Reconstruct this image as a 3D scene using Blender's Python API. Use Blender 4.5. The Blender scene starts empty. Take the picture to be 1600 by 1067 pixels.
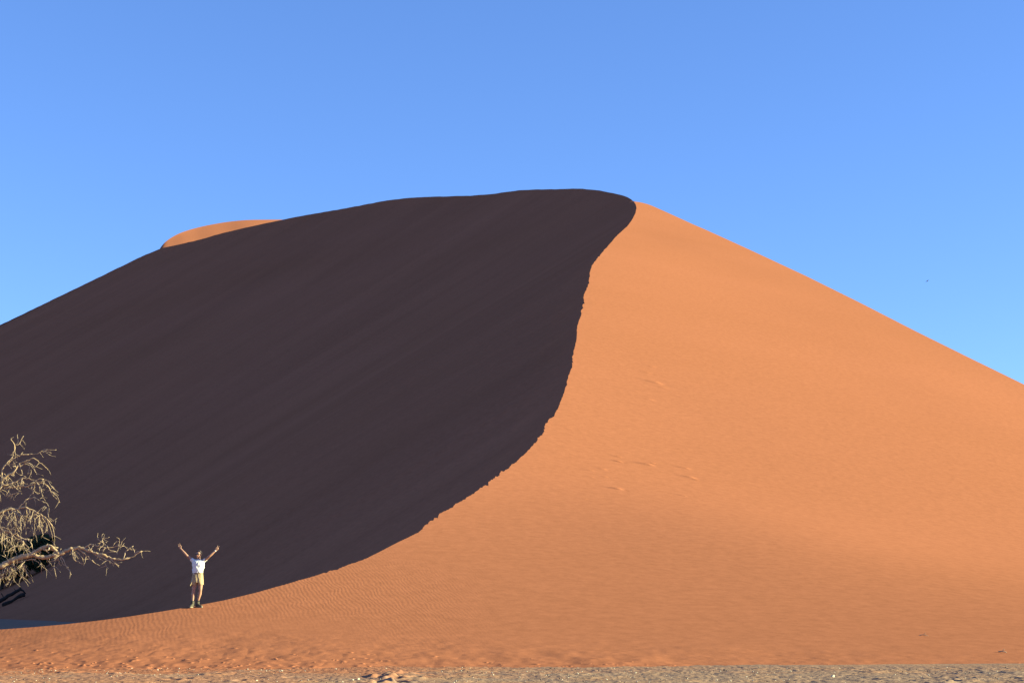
import bpy, bmesh, math, random
import numpy as np
from mathutils import Vector, Matrix

random.seed(5)
scene = bpy.context.scene
COL = scene.collection

# ------------------------------------------------------------------ camera
F = 2500.0          # focal length in photograph pixels (1600 wide)
CAM_H = 1.6
HOR = 940.0
TH = math.atan((HOR - 533.5) / F)
cd = bpy.data.cameras.new('camera')
cd.sensor_width = 36.0
cd.sensor_fit = 'HORIZONTAL'
cd.lens = F / 1600 * 36
cd.clip_start = 0.1
cd.clip_end = 20000
cam = bpy.data.objects.new('camera', cd)
cam.location = (0, 0, CAM_H)
cam.rotation_euler = (math.pi / 2 + TH, 0, 0)
COL.objects.link(cam)
scene.camera = cam

# ------------------------------------------------------------------ sky and sun
SUN_EL = math.radians(16.0)
SUN_AZ = math.radians(2.0)      # angle of the sun from +X (right) towards the camera side (-Y)
sun_dir = Vector((math.cos(SUN_EL) * math.cos(SUN_AZ), -math.cos(SUN_EL) * math.sin(SUN_AZ), math.sin(SUN_EL)))
world = bpy.data.worlds.new('World')
scene.world = world
world.use_nodes = True
wn = world.node_tree
wn.nodes.clear()
wo = wn.nodes.new('ShaderNodeOutputWorld')
bg = wn.nodes.new('ShaderNodeBackground')
sky = wn.nodes.new('ShaderNodeTexSky')
sky.sky_type = 'NISHITA'
sky.sun_disc = False
sky.sun_elevation = SUN_EL
# sky rotation 0 puts the sun towards +Y and grows clockwise seen from above
sky.sun_rotation = math.pi / 2 + SUN_AZ
sky.altitude = 900
sky.air_density = 0.9
sky.dust_density = 0.0
sky.ozone_density = 3.7
bg.inputs['Strength'].default_value = 0.101
tint = wn.nodes.new('ShaderNodeMix'); tint.data_type = 'RGBA'; tint.blend_type = 'MULTIPLY'
tint.inputs['Factor'].default_value = 1.0
tint.inputs[7].default_value = (0.585, 0.735, 1.03, 1)      # deep dry desert blue
gam = wn.nodes.new('ShaderNodeGamma'); gam.inputs['Gamma'].default_value = 0.84    # even, dust-free sky
wn.links.new(sky.outputs[0], gam.inputs['Color'])
wn.links.new(gam.outputs[0], tint.inputs[6])
wn.links.new(tint.outputs[2], bg.inputs['Color'])
wn.links.new(bg.outputs[0], wo.inputs['Surface'])

sl = bpy.data.lights.new('sun', 'SUN')
sl.energy = 5.0
sl.angle = math.radians(0.5)
sl.color = (1.0, 1.0, 0.56)
so = bpy.data.objects.new('sun', sl)
so.rotation_euler = (-sun_dir).to_track_quat('-Z', 'Y').to_euler()
COL.objects.link(so)

vs = scene.view_settings
vs.view_transform = 'Standard'
vs.look = 'None'
vs.exposure = 1.76
vs.gamma = 1.0
vs.use_curve_mapping = False

# ------------------------------------------------------------------ helpers
def ray(px, py):
    """horizontal offset and rise per metre of depth of the sight line through a photograph pixel"""
    v = 533.5 - np.asarray(py, float)
    den = F * math.cos(TH) - v * math.sin(TH)
    return (np.asarray(px, float) - 800) / den, (F * math.sin(TH) + v * math.cos(TH)) / den

def pt(px, py, D):
    a, e = ray(px, py)
    return np.stack([a * D, D + 0 * a, CAM_H + e * D], -1)

def vec(px, py, D):
    return Vector([float(c) for c in pt(px, py, D)])

def sp(t):
    return np.logaddexp(0, t)

def _hash(ix, iy, seed):
    h = (ix.astype(np.int64) * 374761393 + iy.astype(np.int64) * 668265263 + seed * 974711) & 0xffffffff
    h = ((h ^ (h >> 13)) * 1274126177) & 0xffffffff
    h = (h ^ (h >> 16)) & 0xffff
    return h / 32767.5 - 1.0

def noise(x, y, seed=0):
    x = np.asarray(x, float); y = np.asarray(y, float) + 0 * x
    x = x + 0 * y
    ix = np.floor(x); iy = np.floor(y)
    fx = x - ix; fy = y - iy
    fx = fx * fx * (3 - 2 * fx); fy = fy * fy * (3 - 2 * fy)
    ix = ix.astype(np.int64); iy = iy.astype(np.int64)
    a = _hash(ix, iy, seed); b = _hash(ix + 1, iy, seed)
    c = _hash(ix, iy + 1, seed); d = _hash(ix + 1, iy + 1, seed)
    return (a * (1 - fx) + b * fx) * (1 - fy) + (c * (1 - fx) + d * fx) * fy

def fbm(x, y, seed=0, o=4, g=0.5):
    s = 0; a = 1.0
    for k in range(o):
        s = s + a * noise(x * 2 ** k + 17.3 * k, y * 2 ** k - 9.1 * k, seed + k)
        a *= g
    return s

def new_obj(name, me, mat=None, parent=None):
    o = bpy.data.objects.new(name, me)
    COL.objects.link(o)
    if mat is not None and me is not None:
        me.materials.append(mat)
    if parent is not None:
        o.parent = parent
    return o

def tag(o, label=None, cat=None, group=None, kind=None):
    if label: o['label'] = label
    if cat: o['category'] = cat
    if group: o['group'] = group
    if kind: o['kind'] = kind
    return o

def mesh_from_arrays(name, V, Q, smooth=True):
    me = bpy.data.meshes.new(name)
    k = Q.shape[1]
    me.vertices.add(len(V))
    me.vertices.foreach_set('co', np.ascontiguousarray(V, np.float32).ravel())
    me.loops.add(Q.size)
    me.loops.foreach_set('vertex_index', np.ascontiguousarray(Q, np.int32).ravel())
    me.polygons.add(len(Q))
    me.polygons.foreach_set('loop_start', np.arange(0, Q.size, k, dtype=np.int32))
    me.polygons.foreach_set('use_smooth', np.full(len(Q), smooth))
    me.update(calc_edges=True)
    me.validate()
    return me

def grid_faces(nu, nv, off=0, flip=False):
    i = np.arange(nu - 1)[:, None] * nv + np.arange(nv - 1)[None, :] + off
    i = i.ravel()
    q = np.stack([i, i + nv, i + nv + 1, i + 1], 1)
    return q[:, ::-1] if flip else q

def fattr(me, name, arr):
    at = me.attributes.new(name, 'FLOAT', 'POINT')
    at.data.foreach_set('value', np.ascontiguousarray(arr, np.float32).ravel())

def interp_keys(t, keys):
    """piecewise-linear with slight smoothing for vector valued keys [(t, (..)), ..]"""
    ks = np.array([k[0] for k in keys], float)
    vs_ = np.array([k[1] for k in keys], float)
    return np.stack([np.interp(t, ks, vs_[:, c]) for c in range(vs_.shape[1])], -1)

def smooth1(a, n):
    if n < 2: return a
    k = np.ones(n) / n
    p = np.pad(a, (n, n), mode='edge')
    # reflect the slope so that the ends stay put
    p[:n] = 2 * a[0] - a[1:n + 1][::-1]
    p[-n:] = 2 * a[-1] - a[-n - 1:-1][::-1]
    return np.convolve(p, k, 'same')[n:-n]

# ------------------------------------------------------------------ materials
def mat_new(name):
    m = bpy.data.materials.new(name)
    m.use_nodes = True
    nt = m.node_tree
    b = nt.nodes['Principled BSDF']
    b.inputs['Roughness'].default_value = 0.9
    b.inputs['Specular IOR Level'].default_value = 0.2
    return m, nt, b

def N(nt, typ, **kw):
    n = nt.nodes.new(typ)
    for k, v in kw.items():
        if hasattr(n, k): setattr(n, k, v)
        else: n.inputs[k.replace('_', ' ')].default_value = v
    return n

def ramp(nt, fac, stops):
    r = nt.nodes.new('ShaderNodeValToRGB')
    e = r.color_ramp.elements
    while len(e) < len(stops): e.new(0.5)
    for el, (p, c) in zip(e, stops):
        el.position = p
        el.color = (*c, 1) if len(c) == 3 else c
    nt.links.new(fac, r.inputs[0])
    return r.outputs[0]

def simple_mat(name, c0, c1=None, scale=8.0, rough=0.8, bump=0.0, spec=0.2):
    m, nt, b = mat_new(name)
    b.inputs['Roughness'].default_value = rough
    b.inputs['Specular IOR Level'].default_value = spec
    tc = nt.nodes.new('ShaderNodeTexCoord')
    nz = N(nt, 'ShaderNodeTexNoise', Scale=scale, Detail=5.0, Roughness=0.6)
    nt.links.new(tc.outputs['Object'], nz.inputs['Vector'])
    c1 = c1 or tuple(x * 0.8 for x in c0)
    nt.links.new(ramp(nt, nz.outputs[0], [(0.3, c1), (0.7, c0)]), b.inputs['Base Color'])
    if bump:
        bp = N(nt, 'ShaderNodeBump', Strength=bump, Distance=0.02)
        nt.links.new(nz.outputs[0], bp.inputs['Height'])
        nt.links.new(bp.outputs[0], b.inputs['Normal'])
    return m

SAND = (0.316, 0.1150, 0.0610)
def sand_material():
    m, nt, b = mat_new('red_sand')
    b.inputs['Roughness'].default_value = 1.0
    b.inputs['Specular IOR Level'].default_value = 0.0
    L_ = nt.links.new
    tc = nt.nodes.new('ShaderNodeTexCoord')
    # broad mineral bands plus grain at every scale
    n1 = N(nt, 'ShaderNodeTexNoise', Scale=0.022, Detail=4.0, Roughness=0.5)
    m1 = nt.nodes.new('ShaderNodeMapping'); m1.inputs['Rotation'].default_value = (0, 0, math.radians(25)); m1.inputs['Scale'].default_value = (0.7, 1.6, 2.2)
    L_(tc.outputs['Object'], m1.inputs['Vector']); L_(m1.outputs[0], n1.inputs['Vector'])
    n2 = N(nt, 'ShaderNodeTexNoise', Scale=2.2, Detail=9.0, Roughness=0.8)
    L_(tc.outputs['Object'], n2.inputs['Vector'])
    base = ramp(nt, n1.outputs[0], [(0.30, tuple(c * k for c, k in zip(SAND, (0.97, 0.97, 0.96)))),
                                    (0.70, tuple(c * k for c, k in zip(SAND, (1.03, 1.03, 1.05))))])
    grain = ramp(nt, n2.outputs[0], [(0.25, (0.80, 0.80, 0.80)), (0.75, (1.2, 1.2, 1.2))])
    mx = nt.nodes.new('ShaderNodeMix'); mx.data_type = 'RGBA'; mx.blend_type = 'MULTIPLY'
    mx.inputs['Factor'].default_value = 1.0
    L_(base, mx.inputs[6]); L_(grain, mx.inputs[7])
    # coarse and fine grains sorted into streaks by the avalanches of the slip face
    sa = nt.nodes.new('ShaderNodeAttribute'); sa.attribute_name = 'sorting'
    ma = nt.nodes.new('ShaderNodeMath'); ma.operation = 'MULTIPLY_ADD'
    ma.inputs[1].default_value = 0.075; ma.inputs[2].default_value = 1.0
    L_(sa.outputs['Fac'], ma.inputs[0])
    vm = nt.nodes.new('ShaderNodeVectorMath'); vm.operation = 'SCALE'
    L_(mx.outputs[2], vm.inputs[0]); L_(ma.outputs[0], vm.inputs['Scale'])
    L_(vm.outputs[0], b.inputs['Base Color'])
    # wind ripples, only where the mesh carries them
    at = nt.nodes.new('ShaderNodeAttribute'); at.attribute_name = 'ripple'
    mp = nt.nodes.new('ShaderNodeMapping')
    mp.inputs['Rotation'].default_value = (0, 0, math.radians(-33))
    mp.inputs['Scale'].default_value = (1.0, 0.42, 1.0)
    L_(tc.outputs['Object'], mp.inputs['Vector'])
    wv = N(nt, 'ShaderNodeTexWave', Scale=2.5, Distortion=9.0, Detail=2.0)
    wv.inputs['Detail Scale'].default_value = 0.55
    wv.inputs['Detail Roughness'].default_value = 0.55
    wv.wave_type = 'BANDS'; wv.bands_direction = 'X'
    L_(mp.outputs[0], wv.inputs['Vector'])
    mul = nt.nodes.new('ShaderNodeMath'); mul.operation = 'MULTIPLY'
    L_(wv.outputs['Fac'], mul.inputs[0]); L_(at.outputs['Fac'], mul.inputs[1])
    b1 = N(nt, 'ShaderNodeBump', Strength=1.0, Distance=0.0036)
    L_(mul.outputs[0], b1.inputs['Height'])
    # smooth surface normal stored on the finely ruled face, mesh normal elsewhere
    an = nt.nodes.new('ShaderNodeAttribute'); an.attribute_name = 'surf_normal'
    ln = nt.nodes.new('ShaderNodeVectorMath'); ln.operation = 'LENGTH'
    L_(an.outputs['Vector'], ln.inputs[0])
    gt = nt.nodes.new('ShaderNodeMath'); gt.operation = 'GREATER_THAN'; gt.inputs[1].default_value = 0.5
    L_(ln.outputs['Value'], gt.inputs[0])
    ge = nt.nodes.new('ShaderNodeNewGeometry')
    mn = nt.nodes.new('ShaderNodeMix'); mn.data_type = 'VECTOR'
    L_(gt.outputs[0], mn.inputs[0]); L_(ge.outputs['Normal'], mn.inputs[4]); L_(an.outputs['Vector'], mn.inputs[5])
    L_(mn.outputs[1], b1.inputs['Normal'])
    b2 = N(nt, 'ShaderNodeBump', Strength=0.14, Distance=0.05)
    L_(n2.outputs[0], b2.inputs['Height']); L_(b1.outputs[0], b2.inputs['Normal'])
    L_(b2.outputs[0], b.inputs['Normal'])
    return m

def gravel_material():
    m, nt, b = mat_new('pale_gravel')
    b.inputs['Roughness'].default_value = 1.0
    b.inputs['Specular IOR Level'].default_value = 0.0
    L_ = nt.links.new
    tc = nt.nodes.new('ShaderNodeTexCoord')
    n1 = N(nt, 'ShaderNodeTexNoise', Scale=0.5, Detail=4.0, Roughness=0.6)
    n2 = N(nt, 'ShaderNodeTexNoise', Scale=9.0, Detail=6.0, Roughness=0.75)
    vo = N(nt, 'ShaderNodeTexVoronoi', Scale=11.0)
    for n in (n1, n2, vo): L_(tc.outputs['Object'], n.inputs['Vector'])
    base = ramp(nt, n1.outputs[0], [(0.36, (0.305, 0.176, 0.112)), (0.50, (0.268, 0.168, 0.120)), (0.64, (0.228, 0.150, 0.115))])
    grain = ramp(nt, n2.outputs[0], [(0.3, (0.74, 0.74, 0.75)), (0.7, (1.2, 1.2, 1.2))])
    mx = nt.nodes.new('ShaderNodeMix'); mx.data_type = 'RGBA'; mx.blend_type = 'MULTIPLY'
    mx.inputs['Factor'].default_value = 1.0
    at = nt.nodes.new('ShaderNodeAttribute'); at.attribute_name = 'drift'
    dm = nt.nodes.new('ShaderNodeMix'); dm.data_type = 'RGBA'
    L_(at.outputs['Fac'], dm.inputs['Factor']); L_(base, dm.inputs[6]); dm.inputs[7].default_value = (*SAND, 1)
    L_(dm.outputs[2], mx.inputs[6]); L_(grain, mx.inputs[7])
    L_(mx.outputs[2], b.inputs['Base Color'])
    b1 = N(nt, 'ShaderNodeBump', Strength=0.4, Distance=0.02)
    L_(vo.outputs['Distance'], b1.inputs['Height'])
    b2 = N(nt, 'ShaderNodeBump', Strength=0.4, Distance=0.025)
    L_(n2.outputs[0], b2.inputs['Height']); L_(b1.outputs[0], b2.inputs['Normal'])
    L_(b2.outputs[0], b.inputs['Normal'])
    return m

M_SAND = sand_material()
M_GRAVEL = gravel_material()

# ------------------------------------------------------------------ the big dune
def litf(x, y):
    """height of the sunlit windward face"""
    z = .34 * 25 * (sp((y - 48) / 25.) - sp((39.3 - 48) / 25.))
    W = 1 / (1 + np.exp(-(y - 70) / 14.))
    z = z - .2 * W * (x + 9)
    z = z - .10 * sp((-11 - x) / 1.5) * 1.5 / (1 + np.exp(np.clip((y - 75) / 8, -30, 30)))
    return z

def solve_lit(px, py):
    a, e = ray(px, py)
    lo = np.full(a.shape, 30.0); hi = np.full(a.shape, 600.0)
    for _ in range(50):
        mid = (lo + hi) / 2
        f = litf(a * mid, mid) - (CAM_H + e * mid)
        lo = np.where(f < 0, mid, lo); hi = np.where(f < 0, hi, mid)
    return (lo + hi) / 2

C1 = [(0, 983), (50, 979.5), (100, 975), (150, 969.5), (200, 963), (255, 954.5), (305, 946), (350, 937.5), (400, 925.5), (462, 908),
      (531, 888), (575, 871), (616, 850), (653, 832), (669, 817), (737, 772), (762, 757), (796, 729),
      (822, 708), (837, 691), (850, 672), (864, 652), (873, 636), (885, 603), (893.5, 573), (894.5, 558),
      (901, 532), (902, 509), (909, 490), (913, 470), (919, 440), (922, 426), (928, 414), (939, 399),
      (954, 379), (966, 366), (980, 354), (988, 343), (993, 333), (994.8, 325.7), (993.4, 319.5), (990, 315)]
C2 = [(990, 315), (986, 311.5), (980, 308), (973, 305.6), (966, 304), (950, 300.5), (931, 297), (910, 295.3), (890, 295), (868, 296), (840, 296.3),
      (811, 297.5), (771, 303), (738, 306), (700, 307), (662, 308), (640, 309.5), (606, 313), (575, 319), (544, 325), (500, 332.5), (462, 339),
      (444, 343), (394, 353.5), (347, 364.5), (309, 375.5), (275, 383), (254, 387.5), (225, 399), (150, 435.5),
      (0, 508), (-150, 580), (-300, 655)]
R4 = [(990, 315), (1000, 316), (1015, 320), (1040, 331), (1086, 352), (1100, 357.8), (1172, 390.5), (1259, 431), (1345, 473.5),
      (1431, 517.5), (1517, 560), (1600, 600.5), (1750, 676), (1900, 755), (2050, 836), (2200, 915)]

def resample(P, step):
    P = np.array(P, float)
    s = np.r_[0, np.cumsum(np.hypot(*np.diff(P, axis=0).T))]
    n = int(s[-1] / step) + 1
    t = np.linspace(0, s[-1], n)
    return t, np.stack([np.interp(t, s, P[:, 0]), np.interp(t, s, P[:, 1])], 1)

# crest of the near arm, foot to summit; samples are refined so that the steps on the ground stay small
t, P = resample(C1, 0.5)
P0 = P.copy()
for c in (0, 1):
    P[:, c] = smooth1(P[:, c], 5)
D = solve_lit(P[:, 0], P[:, 1])
# fine cusps where the wind scours the crest
tan_ = np.gradient(P, axis=0); tan_ /= np.linalg.norm(tan_, axis=1)[:, None] + 1e-9
nrm = np.stack([tan_[:, 1], -tan_[:, 0]], 1)
amp = np.interp(P[:, 0], [380, 520, 700, 850, 950, 990], [0.0, 1.2, 2.4, 4.3, 2.8, 0.2]) * np.clip(.7 + .75 * noise(t / 55, t * 0, 12), .12, 1.3)
saw = np.abs(noise(t / 13 + .8 * noise(t / 30, t * 0, 13), t * 0, 3)) * 1.2 + 0.5 * np.abs(noise(t / 5.2, t * 0, 4)) + 0.2 * noise(t / 2.1, t * 0, 6)
P = P + nrm * ((saw - 0.55) * amp)[:, None]
D = solve_lit(P[:, 0], P[:, 1])
crest1 = pt(P[:, 0], P[:, 1], D)
t2, P2 = resample(C2, 1.0)
for c in (0, 1):
    P2[3:-3, c] = smooth1(P2[:, c], 7)[3:-3]
P2[:, 1] += 0.25 * noise(t2 / 7, t2 * 0, 8) * np.clip(t2 / 30, 0, 1)
DS = D[-1]
D2 = np.where(P2[:, 0] > 250, DS + .20 * (990 - P2[:, 0]) + 18 * (1 - np.exp(-(990 - P2[:, 0]) / 50)), DS + .20 * 740 + 18 - (250 - P2[:, 0]) * .13)
D2 = smooth1(D2, 25); D2 += (DS - D2[0]) * np.exp(-t2 / 20)
crest2 = pt(P2[:, 0], P2[:, 1], D2)
crest2[0] = crest1[-1]
t4, P4 = resample(R4, 2.0)
for c in (0, 1):
    P4[2:-2, c] = smooth1(P4[:, c], 5)[2:-2]
D4 = solve_lit(P4[:, 0], P4[:, 1])
ridge4 = pt(P4[:, 0], P4[:, 1], D4)
ridge4[0] = crest1[-1]
# the crest runs out into the plain to the left of the picture
xe = np.linspace(-30, crest1[0, 0], 60)[:-1]
f = (xe + 30) / (crest1[0, 0] + 30)
ye = crest1[0, 1] + 3.0 * (1 - f) ** 2
ze = litf(xe, ye); ze = ze + (crest1[0, 2] - litf(*crest1[0, :2])) * f
ext = np.stack([xe, ye, ze], 1)
crest1 = np.concatenate([ext, crest1])
nC1 = len(crest1)

# --- sunlit face
bound = np.concatenate([crest1, ridge4[1:]])
nb = len(bound)
key_y = [(-30, -30), (-14, -14.6), (-5.8, -9), (-1, -1), (2.6, 7), (5.9, 12), (9.7, 16), (22, 20), (25.6, 22)]
# foot positions by running parameter (index of nearest key along the boundary)
def idx_near(P3, x, y):
    return int(np.argmin(np.hypot(P3[:, 0] - x, P3[:, 1] - y)))
keys = [(0, -30), (idx_near(bound, -14, 44.5), -14.6), (idx_near(bound, -5.8, 54.2), -8.5), (idx_near(bound, -1.1, 75.9), -1.0),
        (idx_near(bound, 2.6, 101.5), 5.5), (idx_near(bound, 5.9, 143), 11), (idx_near(bound, 9.7, 194), 16),
        (idx_near(bound, 22, 289), 20), (nC1 - 1, 22)]
n4 = len(ridge4) - 1
for q, gx in ((.15, 26), (.35, 31), (.6, 37), (.8, 42), (1.0, 48)):
    keys.append((nC1 - 1 + int(q * n4), gx))
gx = np.interp(np.arange(nb), [k[0] for k in keys], [k[1] for k in keys])
gx = smooth1(gx, 41)
gy = np.full(nb, 34.0)
nr = 760
r = np.linspace(0, 1, nr)
s = r ** 1.45
smb = np.stack([smooth1(bound[:, c], 61) for c in (0, 1)], 1)
jit = bound[:, :2] - smb
lenr = np.hypot(smb[:, 0] - gx, smb[:, 1] - gy)[:, None]
fade = np.exp(-(1 - s)[None, :] * lenr / 1.2)
Xl = gx[:, None] * (1 - s) + smb[:, 0:1] * s + jit[:, 0:1] * fade
Yl = gy[:, None] * (1 - s) + smb[:, 1:2] * s + jit[:, 1:2] * fade
S2 = np.repeat(s[None, :], nb, 0)
mounds = []
def mound(px, py, L_m, h, ang=0.0, asp=0.35):
    """a small slump or footprint rim on the sunlit face: steep towards the sun, long tail away from it"""
    D_ = float(solve_lit(np.array([float(px)]), np.array([float(py)]))[0])
    p = pt(px, py, D_)
    mounds.append((p[0], p[1], L_m, h, ang, asp))

def lit_full(x, y, s_):
    z = litf(x, y)
    # soft undulation of the face, dying out at its edges
    w = np.clip((1 - s_) * 4, 0, 1) * np.clip((y - 45) / 60, 0, 1)
    z = z + w * (0.45 * noise(x / 38, y / 55, 21) + 0.05 * noise(x / 11, y / 20, 22))
    # broad swell low on the face, its lee side a shallow hollow
    z = z + .36 * np.exp(-(x - 12) ** 2 / 75 - (y - 72) ** 2 / 160) * np.clip((y - 46) / 10, 0, 1) * np.clip((1 - s_) * 4, 0, 1)
    # uneven toe of the dune on the gravel
    m = y < 47
    xm = x[m]; ym = y[m]
    toe = np.clip((46 - ym) / 7, 0, 1)
    dz = toe * (0.075 * noise(xm / 2.6, ym / 2.2, 31) + 0.03 * noise(xm / .7, ym / .6, 32) + 0.012 * noise(xm / .22, ym / .2, 33))
    dz += toe * np.clip((1.0 - xm) / 6, 0, 1) * 0.022 * np.abs(fbm(xm / .55, ym / .9, 35, 3))
    order = np.argsort(ym); ys_ = ym[order]; xs_ = xm[order]; acc = np.zeros_like(ys_)
    o2 = np.argsort(y[~m]); big = y[~m][o2]; bx = x[~m][o2]; accb = np.zeros_like(big)
    for (mx_, my_, l, h, ang, asp) in mounds:
        for (yy, xx, ac) in ((ys_, xs_, acc), (big, bx, accb)):
            a0, a1 = np.searchsorted(yy, [my_ - 3 * l, my_ + 3 * l])
            if a1 <= a0: continue
            sel = np.nonzero(np.abs(xx[a0:a1] - mx_) < 3 * l)[0] + a0
            dx = xx[sel] - mx_; dy = yy[sel] - my_
            c, sn = math.cos(ang), math.sin(ang)
            u = (c * dx + sn * dy) / l; v = (-sn * dx + c * dy) / (l * asp)
            u = np.where(u > 0, u * 2.2, u)
            ac[sel] += h * np.exp(-(u * u + v * v) * 2.0) - h * 0.35 * np.exp(-((u - 0.9) ** 2 + v * v) * 2.5)
    r1 = np.empty_like(acc); r1[order] = acc
    r2 = np.empty_like(accb); r2[o2] = accb
    z[m] += dz + r1
    z[~m] += r2
    return z

for (px, py, l, h) in [(1028, 599, 1.5, .20), (1022, 575, 1.0, .10), (1040, 606, .9, .10), (1068, 572, .6, .06), (1014, 584, 1.0, .08), (1018, 623, 1.2, .07),
                       (968, 713, .55, .09), (969, 721, .6, .12), (1016, 726, .95, .17), (1024, 724, .5, .10), (1075, 732, .8, .12), (1082, 747, .9, .15),
                       (945, 734, .6, .09), (926, 747, .45, .06), (948, 747, .45, .07), (968, 768, .75, .15), (1070, 779, .5, .09),
                       (1048, 779, .4, .05), (916, 785, .4, .05), (925, 736, .6, .05), (1090, 751, .4, .08), (998, 388, 1.6, .08)]:
    mound(px, py, l, h * .5, ang=-0.35)
rm = random.Random(11)
for i in range(170):
    px = rm.uniform(0, 860) * (0.55 + 0.45 * rm.random()); q = rm.random() ** 0.8
    py = 1046 - q * rm.uniform(0, 34) + rm.uniform(-3, 2)
    mound(px, py, rm.uniform(.05, .20), rm.uniform(.006, .024), ang=rm.uniform(-1.0, -.2), asp=.5)
for i in range(90):
    px = rm.uniform(600, 1600)
    py = 1042 - abs(rm.gauss(0, 3.2))
    mound(px, py, rm.uniform(.05, .14), rm.uniform(.006, .018), ang=rm.uniform(-1.0, 0.2), asp=.5)
Xf = Xl.ravel(); Yf = Yl.ravel(); Sf = S2.ravel()
Zf = lit_full(Xf, Yf, Sf)
e_ = np.clip((Yf - 38) * .004, .012, .4)
zx = (lit_full(Xf + e_, Yf, Sf) - Zf) / e_
zy = (lit_full(Xf, Yf + e_, Sf) - Zf) / e_
NL = np.stack([-zx, -zy, np.ones_like(zx)], 1)
NL /= np.linalg.norm(NL, axis=1)[:, None]
Zl = Zf.reshape(Xl.shape)
edge = (bound[:, 2] - Zl[:, -1])[:, None]
Zl = Zl + edge * np.exp(-(1 - s) * 40)
# ripple strength: strong around the person and the left foot, in drifting patches, absent up the face
rip = np.clip(1.1 - np.abs(Yl - 50) / 13, 0, 1) * np.clip((1.0 - Xl) / 8.5, 0, 1) ** .8 * np.clip((Yl - 40.2) / 4, 0, 1)
rip *= np.clip(0.65 + 0.6 * noise(Xl / 2.6, Yl / 5, 41), 0.08, 1)
VL = np.stack([Xl, Yl, Zl], -1); VL[:, -1] = bound
ripL = rip

# --- shaded slip face
ridgeS = np.concatenate([crest1, crest2[1:]])
nS = len(ridgeS)
kd = [(0, (-.3, .95)), (idx_near(ridgeS, -14, 44.5), (-.5, .85)), (idx_near(ridgeS, -5.8, 54), (-.93, .30)), (idx_near(ridgeS, -.5, 80), (-.98, -.1)),
      (idx_near(ridgeS, 5, 130), (-.93, -.37)), (idx_near(ridgeS, 9.7, 194), (-.88, -.47)), (idx_near(ridgeS, 22, 289), (-.80, -.60)),
      (nC1 - 1, (-.78, -.62))]
for pxk, dv in ((800, (-.63, -.77)), (500, (-.58, -.81)), (252, (-.66, -.75)), (0, (-.85, -.52)), (-298, (-.97, -.2))):
    kd.append((nC1 - 1 + int(np.argmin(np.abs(P2[:, 0] - pxk))), dv))
dirS = interp_keys(np.arange(nS), kd)
for c in (0, 1): dirS[:, c] = smooth1(dirS[:, c], 61)
dirS /= np.linalg.norm(dirS, axis=1)[:, None]
zS = np.maximum(ridgeS[:, 2], 0.05)
lenS = zS / .61
zsm = smooth1(lenS, 41)
lenS = np.maximum(zsm, 0.3)
nv = 240
q = np.linspace(0, 1, nv) ** 1.7 * 1.45
smR = np.stack([smooth1(ridgeS[:, c], 31) for c in range(3)], 1)
blend = np.exp(-q[None, :] * lenS[:, None] / 2.5)[..., None]
base2 = ridgeS[:, None, :2] * blend + smR[:, None, :2] * (1 - blend)
XY = base2 + dirS[:, None, :] * (q[None, :] * lenS[:, None])[..., None]
zc = ridgeS[:, 2][:, None] * blend[..., 0] + smR[:, 2][:, None] * (1 - blend[..., 0])
k = 0.045 * zc + 0.05
Z = k * (sp((zc * (1 - q[None, :])) / k) - sp(0 * zc + 0) * 0)
Z = Z - (Z[:, :1] - zc[:, :1]) - 0.06 * np.clip(q, 0, 1)[None, :] - .014 * zc * np.clip(q, 0, 1.2)[None, :] ** 4 - 0.05 * np.clip(q - 1.1, 0, 1)[None, :]
# avalanche streaks that run down the face from the crest
sarc = np.r_[0, np.cumsum(np.hypot(*np.diff(smR[:, :2], axis=0).T))][:, None]
dist = q[None, :] * lenS[:, None]
fall = np.clip(dist / 4, 0, 1) * np.clip((1.15 - q[None, :]) * 3, 0, 1)
st = 0.75 * np.abs(noise(sarc / 9, dist / 70, 51)) + 0.55 * np.abs(noise(sarc / 3.7, dist / 55, 52)) + 0.20 * noise(sarc / 1.5, dist / 40, 53)
smt = 1 - np.exp(-((np.arange(nS) - nC1) / 260.0) ** 2)[:, None] * .8
Z += -st * 0.55 * fall * np.clip(zc / 15, 0, 1) * smt
VS = np.concatenate([XY, Z[..., None]], -1); VS[:, 0] = ridgeS
sorting = (.55 * noise(sarc / 11, dist / 90, 55) + .5 * noise(sarc / 4.1, dist / 60, 56) - .9 * np.clip(np.abs(noise(sarc / 2.6, dist / 75, 57)) * -6 + .5, 0, 1)
           + .35 * noise(sarc / 1.3, dist / 40, 58)) * np.clip(dist / 3, 0, 1) * np.clip(zc / 10, 0, 1)

# --- hidden far side
back = np.concatenate([crest2[::-1], ridge4[1:]])[::3]
nB = len(back)
iT = idx_near(back, *crest1[-1][:2])
kb = [(0, (-.6, .8)), (int(iT * .35), (-.5, .87)), (int(iT * .7), (.2, .98)), (iT, (.75, .66)), (iT + (nB - iT) // 2, (.96, .25)), (nB - 1, (.98, .1))]
dB = interp_keys(np.arange(nB), kb); dB /= np.linalg.norm(dB, axis=1)[:, None]
qb = np.linspace(0, 1, 60)
hb = np.maximum(back[:, 2], .2) + 1.0
VB = np.zeros((nB, 60, 3))
VB[..., :2] = back[:, None, :2] + dB[:, None, :] * (hb[:, None] / .5 * qb[None, :])[..., None]
VB[..., 2] = back[:, 2][:, None] - hb[:, None] * qb[None, :]

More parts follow.
